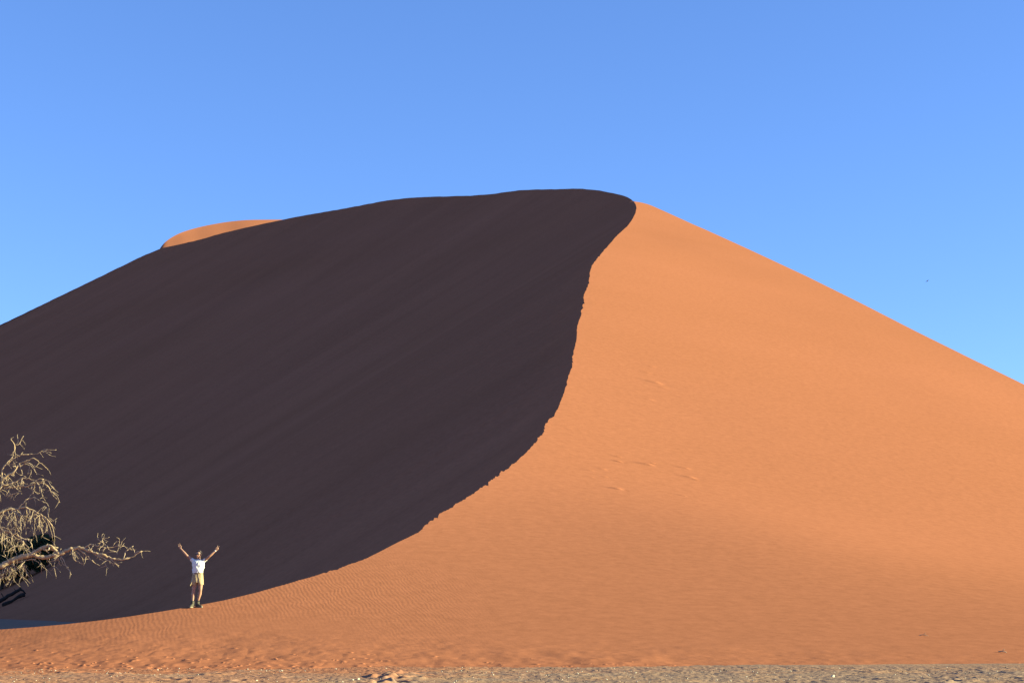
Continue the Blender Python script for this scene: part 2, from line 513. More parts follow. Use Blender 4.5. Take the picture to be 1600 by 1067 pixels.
def build_patches(name, patches, mat, normals=None):
    Vs = []; Qs = []; R = []; SK = []; off = 0
    for (Vp, flip, rp, sk_) in patches:
        nu, nv_ = Vp.shape[:2]
        Vs.append(Vp.reshape(-1, 3)); Qs.append(grid_faces(nu, nv_, off, flip))
        R.append((rp if rp is not None else np.zeros((nu, nv_))).ravel())
        SK.append((sk_ if sk_ is not None else np.zeros((nu, nv_))).ravel())
        off += nu * nv_
    me = mesh_from_arrays(name, np.concatenate(Vs), np.concatenate(Qs))
    fattr(me, 'ripple', np.concatenate(R))
    fattr(me, 'sorting', np.concatenate(SK))
    if normals is not None:
        at = me.attributes.new('surf_normal', 'FLOAT_VECTOR', 'POINT')
        full = np.zeros((off, 3), np.float32); full[:len(normals)] = normals
        at.data.foreach_set('vector', full.ravel())
    return new_obj(name, me, mat)

dune = build_patches('dune', [(VL, False, ripL, None), (VS, True, None, sorting), (VB, False, None, None)], M_SAND, NL)
tag(dune, 'huge orange sand dune with a sharp winding crest, left face in deep shade', None, kind='structure')

# --- second dune whose sunlit top shows over the crest on the left
FD = [(120, 478), (200, 436), (240, 404), (249, 390), (251.5, 385.5), (254, 382), (258, 378), (267, 371.5), (281, 364), (303, 357), (325, 352), (350, 347.5), (375, 344.6),
      (394, 343.6), (419, 343.4), (444, 343.2), (480, 346), (560, 356), (700, 380)]
tf, PF = resample(FD, 2.0)
for _ in range(2):
    for c in (0, 1): PF[:, c] = smooth1(PF[:, c], 7)
DF = smooth1(np.interp(PF[:, 0], [100, 249, 262, 300, 350, 450, 700], [520, 526, 556, 598, 632, 668, 700]), 9)
for _ in range(3): DF = smooth1(DF, 11)
fr = pt(PF[:, 0], PF[:, 1], DF)
frs = np.stack([smooth1(fr[:, c], 15) for c in range(3)], 1)
lf = smooth1(np.maximum(fr[:, 1] - (368 + .2 * (990 - PF[:, 0])), 12), 15)
dd = np.linspace(0, 1, 40)
VF = np.zeros((len(fr), 40, 3))
VF[..., 0] = fr[:, None, 0] + 0.25 * dd[None, :] * lf[:, None]
VF[..., 1] = fr[:, None, 1] - dd[None, :] * lf[:, None]
bf = np.exp(-dd[None, :] * lf[:, None] / 6)
VF[..., 0] = (fr[:, 0] * 1)[:, None] * bf + frs[:, 0][:, None] * (1 - bf) + 0.25 * dd[None, :] * lf[:, None]
VF[..., 2] = fr[:, 2][:, None] * bf + frs[:, 2][:, None] * (1 - bf) - 0.345 * dd[None, :] * lf[:, None] - np.clip(dd - .9, 0, 1)[None, :] * 80
db = np.linspace(0, 300, 40)
VG = np.zeros((len(fr), 40, 3))
VG[..., 0] = fr[:, None, 0] - 0.3 * db[None, :]
VG[..., 1] = fr[:, None, 1] + db[None, :]
VG[..., 2] = fr[:, None, 2] - 0.5 * db[None, :]
fd = build_patches('far_dune', [(VF, True, None, None), (VG, False, None, None)], M_SAND)
tag(fd, 'sunlit sand summit peeking over the shaded dune on the left', None, kind='structure')

# ------------------------------------------------------------------ gravel plain
def axis_pts(fine0, fine1, step, far, n):
    a = np.arange(fine0, fine1, step)
    e = np.geomspace(step, far, n)
    return np.concatenate([(fine0 - e)[::-1], a, a[-1] + e])
gxs = axis_pts(-14.5, 14.5, 0.033, 6000, 60)
gys = axis_pts(29, 40, 0.035, 6000, 60)
GX, GY = np.meshgrid(gxs, gys, indexing='ij')
near = np.clip((GX + 16) / 2, 0, 1) * np.clip((16 - GX) / 2, 0, 1) * np.clip((GY - 26) / 2, 0, 1) * np.clip((43 - GY) / 2, 0, 1)
GZ = near * (0.022 * noise(GX / 1.6, GY / 2.2, 61) + 0.012 * fbm(GX / .34, GY / .5, 62, 4, .62)
             + 0.02 * np.clip(fbm(GX / .22, GY / .3, 66, 2) - .5, 0, 1) + 0.010 * noise(GX / .07, GY / .09, 68))
# churned footprints
for i in range(46):
    px = rm.choice([rm.uniform(585, 650), rm.uniform(0, 560), rm.uniform(1280, 1600)]) if i > 12 else rm.uniform(590, 645)
    py = rm.uniform(1046, 1066)
    D_ = CAM_H / ((py - HOR) / F); x_ = (px - 800) / F * D_
    m = (np.abs(GX - x_) < .6) & (np.abs(GY - D_) < .6)
    rr = ((GX[m] - x_) / .13) ** 2 + ((GY[m] - D_) / .17) ** 2
    GZ[m] += -.05 * np.exp(-rr) + .03 * np.exp(-(np.sqrt(rr) - 1.6) ** 2 * 3)
me = mesh_from_arrays('ground', np.stack([GX, GY, GZ], -1).reshape(-1, 3), grid_faces(len(gxs), len(gys)))
drift = np.clip((GY - 38.2 + 2.3 * np.clip(.5 - GX / 6, 0, 1) + 2.6 * fbm(GX / 1.9, GY / 1.3, 71, 4, .6) - .5 * noise(GX / .2, GY / .25, 73)) / 1.5, 0, 1) * near
px_ = 800 + GX / GY * F
drift = np.maximum(drift, np.clip(.55 - .6 * ((px_ - 615) / 50) ** 2 + .5 * fbm(GX / .3, GY / .4, 75, 3), 0, 1) * (GY > 33) * near)
drift = np.maximum(drift, .55 * np.clip(fbm(GX / .8, GY / 1.1, 77, 3) + .4 - GX * .12, 0, 1) * (GX < 2) * near)
drift = drift * (.15 + .7 / (1 + np.exp((GX + 1) / 1.5)))
fattr(me, 'drift', drift)
ground = new_obj('ground', me, M_GRAVEL)
tag(ground, 'flat pale gravel plain at the foot of the dune', None, kind='structure')

# ------------------------------------------------------------------ ground height lookups for things that stand on it
GRID_L = (Xl, Yl, Zl)
def lit_z(x, y):
    return float(litf(np.array([x]), np.array([y]))[0])

FLX = VS[..., 0].ravel(); FLY = VS[..., 1].ravel(); FLZ = VS[..., 2].ravel()
def slip_point(px, py, d0=100, d1=400):
    """where the sight line through a photograph pixel meets the shaded face or the plain behind the crest"""
    a, e = ray(px, py)
    for d in np.arange(d0, d1, 1.0):
        x = a * d
        m = (np.abs(FLX - x) < 3) & (np.abs(FLY - d) < 3)
        z = max(0.0, float(FLZ[m].mean())) if m.any() else 0.0
        if z >= CAM_H + e * d:
            return Vector((float(x), float(d), z))
    return Vector((float(a * d1), d1, 0.0))

# ------------------------------------------------------------------ tubes and blobs
class MB:
    def __init__(self):
        self.v = []; self.f = []
    def tube(self, pts, rad, n=5, cap=True):
        pts = [Vector(p) for p in pts]
        base = len(self.v); up = Vector((0.3, 0.9, 0.2)).normalized()
        for i, p in enumerate(pts):
            d = (pts[min(i + 1, len(pts) - 1)] - pts[max(i - 1, 0)])
            d = d.normalized() if d.length > 1e-9 else Vector((0, 0, 1))
            a = d.cross(up)
            if a.length < 1e-3: a = d.cross(Vector((1, 0, 0)))
            a.normalize(); b = d.cross(a)
            r = rad[i] if not isinstance(rad, (int, float)) else rad
            for k in range(n):
                t_ = 2 * math.pi * k / n
                self.v.append(p + (a * math.cos(t_) + b * math.sin(t_)) * r)
        for i in range(len(pts) - 1):
            for k in range(n):
                a0 = base + i * n + k; a1 = base + i * n + (k + 1) % n
                self.f.append((a0, a1, a1 + n, a0 + n))
        if cap:
            self.f.append(tuple(base + k for k in range(n))[::-1])
            self.f.append(tuple(base + (len(pts) - 1) * n + k for k in range(n)))
    def loft(self, rings, n=16, cap=True):
        """rings: (centre, rx vector, ry vector)"""
        base = len(self.v)
        for (c, ax, ay) in rings:
            c = Vector(c); ax = Vector(ax); ay = Vector(ay)
            for k in range(n):
                t_ = 2 * math.pi * k / n
                self.v.append(c + ax * math.cos(t_) + ay * math.sin(t_))
        for i in range(len(rings) - 1):
            for k in range(n):
                a0 = base + i * n + k; a1 = base + i * n + (k + 1) % n
                self.f.append((a0, a1, a1 + n, a0 + n))
        if cap:
            self.f.append(tuple(base + k for k in range(n))[::-1])
            self.f.append(tuple(base + (len(rings) - 1) * n + k for k in range(n)))
    def ell(self, c, r, n=14, rot=None):
        """ellipsoid"""
        c = Vector(c); rings = []
        R = rot or Matrix.Identity(3)
        m = n // 2 + 1
        for i in range(m + 1):
            ph = math.pi * (0.02 + 0.96 * i / m)
            zc_ = -math.cos(ph) * r[2]; s_ = math.sin(ph)
            rings.append((c + R @ Vector((0, 0, zc_)), R @ Vector((r[0] * s_, 0, 0)), R @ Vector((0, r[1] * s_, 0))))
        self.loft(rings, n)
    def cap(self, p0, p1, r0, r1, n=12):
        """rounded tapered limb"""
        p0 = Vector(p0); p1 = Vector(p1); d = (p1 - p0); L_ = d.length; d.normalize()
        P_ = []; R_ = []
        for t_ in (-1, -.85, -.5, 0):
            P_.append(p0 + d * r0 * t_); R_.append(max(r0 * math.sqrt(max(0, 1 - t_ * t_)), r0 * .08))
        for t_ in (.33, .66):
            P_.append(p0 + d * L_ * t_); R_.append(r0 + (r1 - r0) * t_)
        for t_ in (0, .5, .85, 1):
            P_.append(p1 + d * r1 * t_); R_.append(max(r1 * math.sqrt(max(0, 1 - t_ * t_)), r1 * .08))
        self.tube(P_, R_, n)
    def build(self, name, mat, parent=None, smooth=True, remesh=None, passes=2, xf=None):
        me = bpy.data.meshes.new(name)
        vv = self.v if xf is None else [xf @ v for v in self.v]
        me.from_pydata([tuple(v) for v in vv], [], self.f)
        me.update()
        if remesh:
            tmp = bpy.data.objects.new('tmp', me); COL.objects.link(tmp)
            md = tmp.modifiers.new('r', 'REMESH'); md.mode = 'VOXEL'; md.voxel_size = remesh; md.use_smooth_shade = True
            if passes:
                ms = tmp.modifiers.new('s', 'SMOOTH'); ms.iterations = passes; ms.factor = 0.5
            dg = bpy.context.evaluated_depsgraph_get()
            me2 = bpy.data.meshes.new_from_object(tmp.evaluated_get(dg))
            bpy.data.objects.remove(tmp); bpy.data.meshes.remove(me)
            me = me2; me.name = name
            me.materials.clear()
        me.polygons.foreach_set('use_smooth', [smooth] * len(me.polygons))
        return new_obj(name, me, mat, parent)

def empty(name, loc, rz=0.0):
    o = bpy.data.objects.new(name, None)
    o.empty_display_size = 0.3
    o.location = loc; o.rotation_euler = (0, 0, rz)
    COL.objects.link(o)
    return o

# ------------------------------------------------------------------ the dead thorn tree on the left
M_WOOD = simple_mat('bleached_wood', (0.50, 0.345, 0.21), (0.31, 0.20, 0.115), scale=9.0, rough=0.9, bump=0.6)
M_TWIG = simple_mat('dry_twigs', (0.47, 0.345, 0.235), (0.34, 0.235, 0.155), scale=5.0, rough=0.9)
TD = 44.0
rt = random.Random(77)
tree_base = Vector((-19.6, TD, lit_z(-19.6, TD) - .03))
tree = empty('dead_tree', tree_base)
tag(tree, 'bare dead thorn tree with bleached drooping branches at the left edge of the picture', 'tree')

def tp(cx, cy, dz=0.0):
    """point of the tree traced in an enlarged crop of the photograph, at the tree's own distance"""
    return vec(cx / 3.232, 660 + cy / 3.232, TD + dz)

def curve(pts, step=0.05, wig=0.012):
    """smooth polyline with small kinks"""
    out = []
    n = len(pts)
    for i in range(n - 1):
        p0 = pts[max(i - 1, 0)]; p1 = pts[i]; p2 = pts[i + 1]; p3 = pts[min(i + 2, n - 1)]
        m = max(2, int((p2 - p1).length / step))
        for k in range(m):
            t_ = k / m
            q_ = 0.5 * ((2 * p1) + (p2 - p0) * t_ + (2 * p0 - 5 * p1 + 4 * p2 - p3) * t_ ** 2 + (3 * p1 - p0 - 3 * p2 + p3) * t_ ** 3)
            out.append(q_ + Vector((rt.gauss(0, wig), rt.gauss(0, wig), rt.gauss(0, wig))))
    out.append(pts[-1].copy())
    return out

def grow(mb, p, d, length, r, depth, droop):
    """a crooked drooping twig with side twigs"""
    pts = [p]; n = max(3, int(length / 0.07)); d = d.normalized()
    for i in range(n):
        d = (d + Vector((rt.gauss(0, .22), rt.gauss(0, .22), rt.gauss(0, .20) - droop * .11))).normalized()
        pts.append(pts[-1] + d * (length / n))
    mb.tube(pts, [r * (1 - .65 * i / n) for i in range(n + 1)], 4)
    if depth > 0:
        for j in range(rt.randint(2, 4)):
            i = rt.randint(1, n - 1)
            a = Vector((rt.gauss(0, 1), rt.gauss(0, 1), rt.gauss(0, .7) - .3)).normalized()
            grow(mb, pts[i], (d * .6 + a * .8), length * rt.uniform(.35, .65), r * .7, depth - 1, droop)

def limb(main, r0, r1, twigs=14, tl=(.25, .6), droop=1.0, subs=(), name='limb', span=(0.1, 1.0), depth=1, wig=.012, dirx=0.2):
    mb = MB(); tw = MB()
    c = curve(main, wig=wig)
    n = len(c)
    mb.tube(c, [r0 + (r1 - r0) * (i / (n - 1)) ** .8 + rt.uniform(-.06, .06) * r0 for i in range(n)], 8)
    for (sub, a, b_) in subs:
        c2 = curve(sub, wig=wig * .8)
        m = len(c2)
        (mb if a > .016 else tw).tube(c2, [a + (b_ - a) * i / (m - 1) for i in range(m)], 6 if a > .016 else 4)
        for k in range(int(len(c2) / 3.2)):
            i = rt.randint(int(m * .25), m - 1)
            dd_ = Vector((rt.gauss(dirx, .6), rt.gauss(0, .6), rt.gauss(-.35 * droop, .5)))
            grow(tw, c2[i], dd_, rt.uniform(.10, .30), max(b_ * .9, .0062), 0, droop)
    for k in range(int(twigs * 1.35)):
        i = int(n * rt.uniform(*span)); i = min(max(i, 0), n - 1)
        dd_ = Vector((rt.gauss(dirx, .6), rt.gauss(0, .6), rt.gauss(-.45 * droop, .45)))
        grow(tw, c[i], dd_, rt.uniform(*tl), .0098, depth, droop)
    lo_ = mb.build(name, M_WOOD, tree)
    lo_.matrix_parent_inverse = Matrix.Translation(-tree_base)
    if tw.f:
        t_ = tw.build('twigs', M_TWIG, lo_); t_['kind'] = 'stuff'
    return lo_

T = lambda *a: [tp(*p) for p in a]
# trunk, outside the picture on the left
tb = tree_base
fork = tp(-420, 420)
mb = MB()
c = curve([tb + Vector((0, 0, -.15)), tb + Vector((.12, 0, .8)), tb + Vector((-.1, .1, 1.7)), fork], .12, .02)
mb.tube(c, [.30 - .13 * i / (len(c) - 1) for i in range(len(c))], 12)
c = curve([fork, tp(-520, 200, .4), tp(-560, 20, .6), tp(-500, -140, .5)], .1, .02)
mb.tube(c, [.16 - .10 * i / (len(c) - 1) for i in range(len(c))], 9)
tk = mb.build('trunk', M_WOOD, tree); tk.matrix_parent_inverse = Matrix.Translation(-tree_base)
# long low limb reaching over the sand
limb([tp(-420, 560), tp(-250, 690, -.1), tp(-120, 760, -.1)] + T((0, 725), (40, 705), (100, 682), (160, 668), (205, 679), (250, 676), (300, 664), (350, 640), (390, 634), (430, 641), (470, 655), (520, 670),
     (570, 685), (622, 690), (660, 681), (682, 670), (700, 656), (718, 651)), .150, .013, twigs=16, tl=(.2, .5), span=(.25, .72), droop=1.3,
     subs=[(T((150, 668), (185, 650), (215, 632), (242, 622), (268, 634), (285, 652), (302, 664)), .055, .04),
           (T((215, 634), (235, 645), (255, 640), (280, 650)), .03, .02),
           (T((350, 641), (362, 660), (378, 690), (400, 707), (421, 715)), .022, .009),
           (T((300, 676), (320, 690), (335, 725), (352, 748), (360, 768)), .014, .008),
           (T((290, 680), (277, 700), (272, 725), (278, 760), (283, 786)), .012, .007),
           (T((305, 678), (312, 700), (318, 715)), .012, .007),
           (T((310, 660), (306, 645), (309, 635)), .012, .007),
           (T((390, 636), (425, 658), (450, 685), (475, 705), (505, 722)), .024, .010),
           (T((425, 642), (470, 652), (515, 680), (560, 705), (600, 722)), .024, .009),
           (T((470, 655), (500, 680), (525, 705), (548, 735)), .016, .006),
           (T((560, 684), (575, 705), (600, 728)), .013, .006),
           (T((423, 634), (445, 618), (465, 611), (480, 619)), .022, .014),
           (T((622, 690), (630, 665), (637, 645), (655, 632), (674, 622)), .015, .007),
           (T((682, 670), (688, 655), (706, 651), (722, 648)), .012, .006),
           (T((682, 668), (676, 645), (668, 625)), .010, .005)], depth=1)
# spray of twigs above the end of the low limb
limb(T((480, 619), (500, 622), (520, 628), (545, 632), (570, 630), (596, 622), (612, 628), (622, 622)), .018, .006, twigs=5, tl=(.12, .25), droop=.3,
     subs=[(T((545, 630), (525, 608), (505, 592), (490, 575), (494, 557)), .012, .005), (T((510, 598), (530, 584), (552, 577)), .009, .005),
           (T((520, 610), (514, 580), (522, 560)), .008, .005), (T((570, 630), (577, 608), (600, 600), (604, 592)), .010, .005),
           (T((590, 624), (610, 612), (618, 598)), .009, .005), (T((545, 632), (560, 645), (585, 652), (592, 668)), .009, .005),
           (T((490, 590), (510, 600), (540, 606)), .008, .005)], name='limb')
# limb B with its hanging spray
limb([tp(-400, 380), tp(-200, 470, .2), tp(-70, 500, .1)] + T((0, 458), (30, 441), (62, 437), (92, 436), (125, 430), (160, 438), (190, 455), (222, 475), (245, 492), (264, 524)), .085, .010, twigs=26, tl=(.3, .75), droop=1.9,
     span=(.62, .97), subs=[(T((95, 438), (112, 470), (125, 510), (132, 565)), .014, .006), (T((130, 432), (155, 470), (162, 520), (170, 572)), .014, .006),
           (T((165, 440), (190, 480), (205, 520), (216, 578)), .014, .006), (T((205, 465), (235, 495), (262, 520)), .012, .006),
           (T((250, 500), (272, 492), (288, 483)), .008, .005), (T((185, 455), (205, 440), (225, 420), (240, 440), (248, 480), (262, 500)), .011, .006),
           (T((95, 430), (118, 408), (140, 385), (158, 362), (168, 350)), .015, .007), (T((140, 385), (175, 378), (205, 395), (235, 405), (250, 430)), .012, .006),
           (T((60, 436), (85, 470), (82, 510), (95, 540)), .012, .006)], depth=1)
# upper crown
limb([tp(-440, 300), tp(-250, 330, .2), tp(-90, 390, .1)] + T((0, 335), (12, 290), (8, 262), (14, 235), (35, 205), (58, 178), (68, 150), (76, 122), (66, 98), (57, 80)), .085, .011, twigs=14, tl=(.2, .5), droop=.7, span=(.5, .95),
     subs=[(T((76, 120), (88, 104), (90, 80), (88, 60)), .011, .006), (T((76, 120), (98, 105), (110, 88), (119, 67)), .013, .006),
           (T((58, 85), (62, 78), (72, 74)), .009, .005), (T((12, 285), (40, 268), (70, 252), (85, 225), (108, 200)), .045, .02),
           (T((108, 200), (140, 190), (170, 182), (200, 200), (220, 215), (243, 240)), .018, .007), (T((85, 225), (110, 215), (140, 205), (165, 215), (185, 262)), .016, .006),
           (T((40, 205), (75, 180), (110, 165), (150, 160), (190, 157), (215, 142)), .022, .010), (T((215, 142), (232, 136), (255, 138), (285, 137)), .011, .005),
           (T((215, 144), (235, 152), (256, 166)), .009, .005), (T((232, 137), (245, 150), (258, 155)), .008, .005),
           (T((95, 205), (110, 240), (118, 262), (132, 275)), .012, .006), (T((150, 205), (148, 235), (140, 262)), .010, .005)], depth=1)
limb([tp(-90, 390, .3), tp(-30, 350, .3)] + T((5, 322), (45, 312), (80, 300), (102, 284), (135, 282), (165, 292), (190, 285), (222, 287)), .05, .010, twigs=12, tl=(.2, .45), droop=1.4, span=(.4, .98),
     subs=[(T((20, 328), (60, 325), (105, 322), (150, 316), (180, 305), (215, 300), (240, 318), (255, 345), (268, 368), (285, 385), (302, 404)), .030, .006),
           (T((105, 284), (118, 300), (112, 330)), .02, .012), (T((185, 305), (205, 330), (212, 365), (230, 395)), .010, .005),
           (T((255, 345), (270, 352), (290, 372), (298, 398)), .010, .005), (T((160, 320), (162, 350), (175, 372)), .010, .005),
           (T((30, 370), (60, 360), (95, 352), (110, 358)), .014, .007)], depth=1)
# middle crown, in front of the dark tree
limb([tp(-350, 480, -.2), tp(-150, 520, -.2)] + T((-40, 515), (0, 528), (30, 548), (62, 562), (92, 570), (110, 598), (135, 625), (150, 655)), .07, .012, twigs=22, tl=(.25, .6), droop=1.5, span=(.45, .95),
     subs=[(T((0, 528), (30, 535), (70, 538), (98, 548)), .02, .009), (T((92, 572), (120, 585), (140, 590), (160, 592)), .014, .008),
           (T((140, 590), (160, 610), (166, 650)), .014, .007), (T((30, 590), (55, 610), (75, 650), (90, 680)), .016, .008),
           (T((5, 600), (25, 625), (20, 660), (40, 690)), .016, .008), (T((-30, 590), (10, 585), (35, 575), (50, 600)), .014, .007),
           (T((120, 588), (110, 620), (95, 655)), .012, .006), (T((-20, 520), (5, 512), (15, 500)), .012, .006)], depth=1)
# hanging spray under the low limb
limb(T((-60, 735), (-20, 740), (20, 730), (60, 712), (100, 700), (150, 690), (180, 692)), .03, .014, twigs=26, tl=(.25, .6), droop=2.0, span=(.1, .8),
     subs=[(T((60, 712), (85, 740), (105, 765), (120, 792)), .012, .006), (T((20, 728), (30, 765), (50, 792), (42, 812)), .012, .006),
           (T((110, 700), (128, 735), (135, 780)), .012, .006), (T((170, 690), (200, 712), (225, 735), (243, 747)), .012, .006)], depth=1)
# limbs outside the picture, so that the tree is whole
limb([tp(-540, 60, .6), tp(-430, -60, .4), tp(-260, -120, .2), tp(-140, -40, .1)], .07, .012, twigs=40, tl=(.3, .8), droop=1.4, span=(.1, 1))
limb([tp(-520, 200, .4), tp(-700, 60, .8), tp(-860, 40, 1.0), tp(-980, 140, 1.1)], .08, .012, twigs=44, tl=(.3, .8), droop=1.5, span=(.1, 1), dirx=-.2)
limb([tp(-420, 430), tp(-600, 420, -.8), tp(-780, 500, -1.4), tp(-900, 620, -1.7)], .09, .012, twigs=44, tl=(.3, .8), droop=1.5, span=(.1, 1), dirx=-.2)

# ------------------------------------------------------------------ dark evergreen tree in the shade
M_LEAF = simple_mat('dark_leaves', (0.055, 0.075, 0.032), (0.025, 0.036, 0.016), scale=1.5, rough=0.8)
M_BARK = simple_mat('dark_bark', (0.075, 0.055, 0.04), (0.04, 0.03, 0.022), scale=6, rough=0.95, bump=.5)
eb = slip_point(2, 921)
ev = empty('evergreen_tree', eb)
tag(ev, 'low dark green acacia in the shade behind the bare dead tree', 'tree')
sc_ = eb.y / F
mb = MB()
for k in range(4):
    q1 = Vector((rt.uniform(-1.6, 2.4), rt.uniform(-1, 1), rt.uniform(2.2, 3.6)))
    c = curve([Vector((0, 0, -.4)), Vector((q1.x * .25, q1.y * .3, 1.1)), q1], .3, .05)
    mb.tube(c, [.24 - .18 * i / (len(c) - 1) for i in range(len(c))], 7)
mb.build('trunk', M_BARK, ev)
rng = np.random.default_rng(4)
clumps = []
# clump centres traced along the visible outline of the crown, in pixels around the tree foot
for (px, py, rr) in [(60, 848, 9), (70, 845, 8), (74, 852, 8), (78, 862, 6), (66, 862, 13), (50, 858, 14), (36, 866, 16), (52, 876, 14), (66, 878, 8), (40, 888, 12), (24, 880, 18),
                     (20, 898, 12), (6, 890, 18), (8, 866, 16), (-10, 860, 20), (-14, 884, 20), (-34, 868, 20), (-40, 890, 18), (-58, 880, 16), (4, 904, 10), (30, 896, 8), (-24, 846, 14), (20, 852, 12), (78, 850, 4), (58, 888, 6), (84, 842, 3), (81, 868, 3.5), (64, 838, 4), (46, 845, 5), (74, 874, 4), (44, 900, 5), (72, 838, 3), (86, 856, 2.5)]:
    c0 = pt(px, py, eb.y) - np.array(eb)
    for k in range(3):
        clumps.append((c0 + rng.normal(0, .25, 3) * np.array([1, 3.0, 1]) * rr * sc_, rr * sc_ * (1.15 if k == 0 else .75)))
Vv = []; Ff = []
n_l = 0
pts_ = []
for (c0, r0) in clumps:
    m = int(420 * (r0 / 1.0) ** 1.6) + 60
    d = rng.normal(0, 1, (m, 3)); d /= np.linalg.norm(d, axis=1)[:, None]
    rad_ = r0 * rng.uniform(.25, 1.12, m) ** .6
    pts_.append(c0 + d * rad_[:, None] * np.array([1, 1, .85]))
pts_ = np.concatenate(pts_)
# each leaf tuft is a small bent quad
m = len(pts_)
a = rng.normal(0, 1, (m, 3)); a /= np.linalg.norm(a, axis=1)[:, None]
b_ = np.cross(a, rng.normal(0, 1, (m, 3))); b_ /= np.linalg.norm(b_, axis=1)[:, None]
la = rng.uniform(.08, .20, m)[:, None]; lb = la * .45
V4 = np.stack([pts_ - a * la, pts_ + b_ * lb, pts_ + a * la, pts_ - b_ * lb], 1).reshape(-1, 3)
me = mesh_from_arrays('crown', V4, np.arange(4 * m).reshape(-1, 4), False)
new_obj('crown', me, M_LEAF, ev)

# ------------------------------------------------------------------ fallen dead trunk in the shade
M_DARKWOOD = simple_mat('dark_dead_wood', (0.035, 0.025, 0.022), (0.018, 0.014, 0.012), scale=4, rough=0.95, bump=.6)
lp = slip_point(20, 941)
lo = empty('fallen_trunk', lp)
tag(lo, 'dark fallen forked tree trunk lying on the shaded sand below the evergreen', 'log')
def lpt(px, py, up=0.12, dd_=0.0):
    v = vec(px, py, lp.y + dd_) - lp
    return v + Vector((0, 0, 0))
mb = MB()
c = curve([lpt(-22, 950), lpt(-2, 940), lpt(12, 931), lpt(24, 925), lpt(33, 919)], .3, .03)
mb.tube(c, [.26 - .10 * i / (len(c) - 1) for i in range(len(c))], 8)
mb.build('trunk', M_DARKWOOD, lo)
mb = MB()
c = curve([lpt(4, 946), lpt(10, 942.5), lpt(22, 936), lpt(31, 931), lpt(39, 929)], .3, .03)
mb.tube(c, [.19 + .05 * math.sin(i) for i in range(len(c))], 7)
mb.build('branch', M_DARKWOOD, lo)
for (a_, b2, r_) in (((31, 920), (40, 927), .15), ((30, 922), (33, 914), .05), ((6, 936), (2, 926), .07), ((24, 926), (22, 918), .04)):
    mb = MB()
    c = curve([lpt(*a_), lpt((a_[0] + b2[0]) / 2, (a_[1] + b2[1]) / 2 - 1), lpt(*b2)], .2, .03)
    mb.tube(c, [r_ * (1 - .5 * i / (len(c) - 1)) for i in range(len(c))], 6)
    mb.build('stub', M_DARKWOOD, lo)

# ------------------------------------------------------------------ bird
M_BIRD = simple_mat('dark_feathers', (0.03, 0.035, 0.05), (0.02, 0.022, 0.03), scale=20, rough=.7)
bd = vec(1449, 439, 230.0)
bird = empty('bird', bd)
tag(bird, 'tiny dark bird gliding in the blue sky right of the dune', 'bird')
mb = MB()
mb.loft([((x_, 0, z_), (0, r_, 0), (0, 0, r_)) for x_, r_, z_ in ((-.17, .012, .012), (-.12, .022, .006), (-.03, .042, 0), (.05, .045, 0), (.11, .028, .008), (.15, .026, .014), (.175, .016, .012), (.20, .005, .008))], 10)
mb.loft([((-.13, 0, .008), (0, .02, 0), (0, 0, .006)), ((-.27, 0, .015), (0, .06, 0), (0, 0, .004))], 8)
mb.build('body', M_BIRD, bird)
for s_ in (-1, 1):
    mb = MB()
    mb.loft([((.03 - .02 * k, s_ * (.03 + .10 * k), .01 + .018 * math.sin(k * .8)), (.075 - .012 * k, 0, 0), (0, 0, .008 - .0012 * k)) for k in range(5)], 8)
    mb.build('wing', M_BIRD, bird)
bird.rotation_euler = (math.radians(8), math.radians(-33), math.radians(-22))
bird.scale = (1.25, 1.25, 1.25)

# ------------------------------------------------------------------ stones and sticks
M_STONE_L = simple_mat('pale_stone', (0.50, 0.43, 0.34), (0.40, 0.33, 0.26), scale=12, rough=.9, bump=.4)
M_STONE_D = simple_mat('brown_stone', (0.15, 0.10, 0.08), (0.10, 0.07, 0.06), scale=12, rough=.9, bump=.4)
def stone_data(seed):
    rr = random.Random(seed)
    bm = bmesh.new(); bmesh.ops.create_icosphere(bm, subdivisions=2, radius=1)
    ax = Vector((rr.gauss(0, 1), rr.gauss(0, 1), rr.gauss(0, 1))).normalized()
    for v in bm.verts:
        k_ = 1 + .22 * math.sin(3 * v.co.dot(ax) + seed) + rr.uniform(-.10, .10)
        if v.co.dot(ax) > .55: k_ *= .8
        v.co = Vector((v.co.x * k_, v.co.y * k_ * .8, v.co.z * k_ * .6))
    me_ = bpy.data.meshes.new('stone'); bm.to_mesh(me_); bm.free()
    return me_
def ground_px(px, py):
    D_ = CAM_H / ((py - HOR) / F)
    a_, e_2 = ray(px, py); D_ = -CAM_H / e_2
    return Vector((float(a_ * D_), float(D_), 0.0))
for (px, py, r_, mat, lab) in [(1301, 1057.5, .052, M_STONE_L, 'largest white stone on the gravel at the lower right'),
                               (560, 1061, .030, M_STONE_L, 'small pale stone on the gravel left of the dark scuffed patch'),
                               (1181, 1053.5, .026, M_STONE_L, 'pale stone on the gravel, left of the largest white one'),
                               (1132, 1047, .036, M_STONE_D, 'dark brown stone at the sand edge in the lower right middle'),
                               (993, 1051, .028, M_STONE_L, 'bright pebble on the gravel below the middle of the dune'),
                               (440, 1048, .032, M_STONE_L, 'light grey stone beside the sand edge at lower left'),
                               (1572, 1043, .034, M_STONE_D, 'dark stone on the gravel at the far right corner')]:
    o = new_obj('stone', stone_data(px), mat)
    o.location = ground_px(px, py) + Vector((0, 0, r_ * .35)); o.scale = (r_, r_, r_)
    o.rotation_euler = (0, 0, px)
    tag(o, lab, 'stone', 'single stones on the gravel')
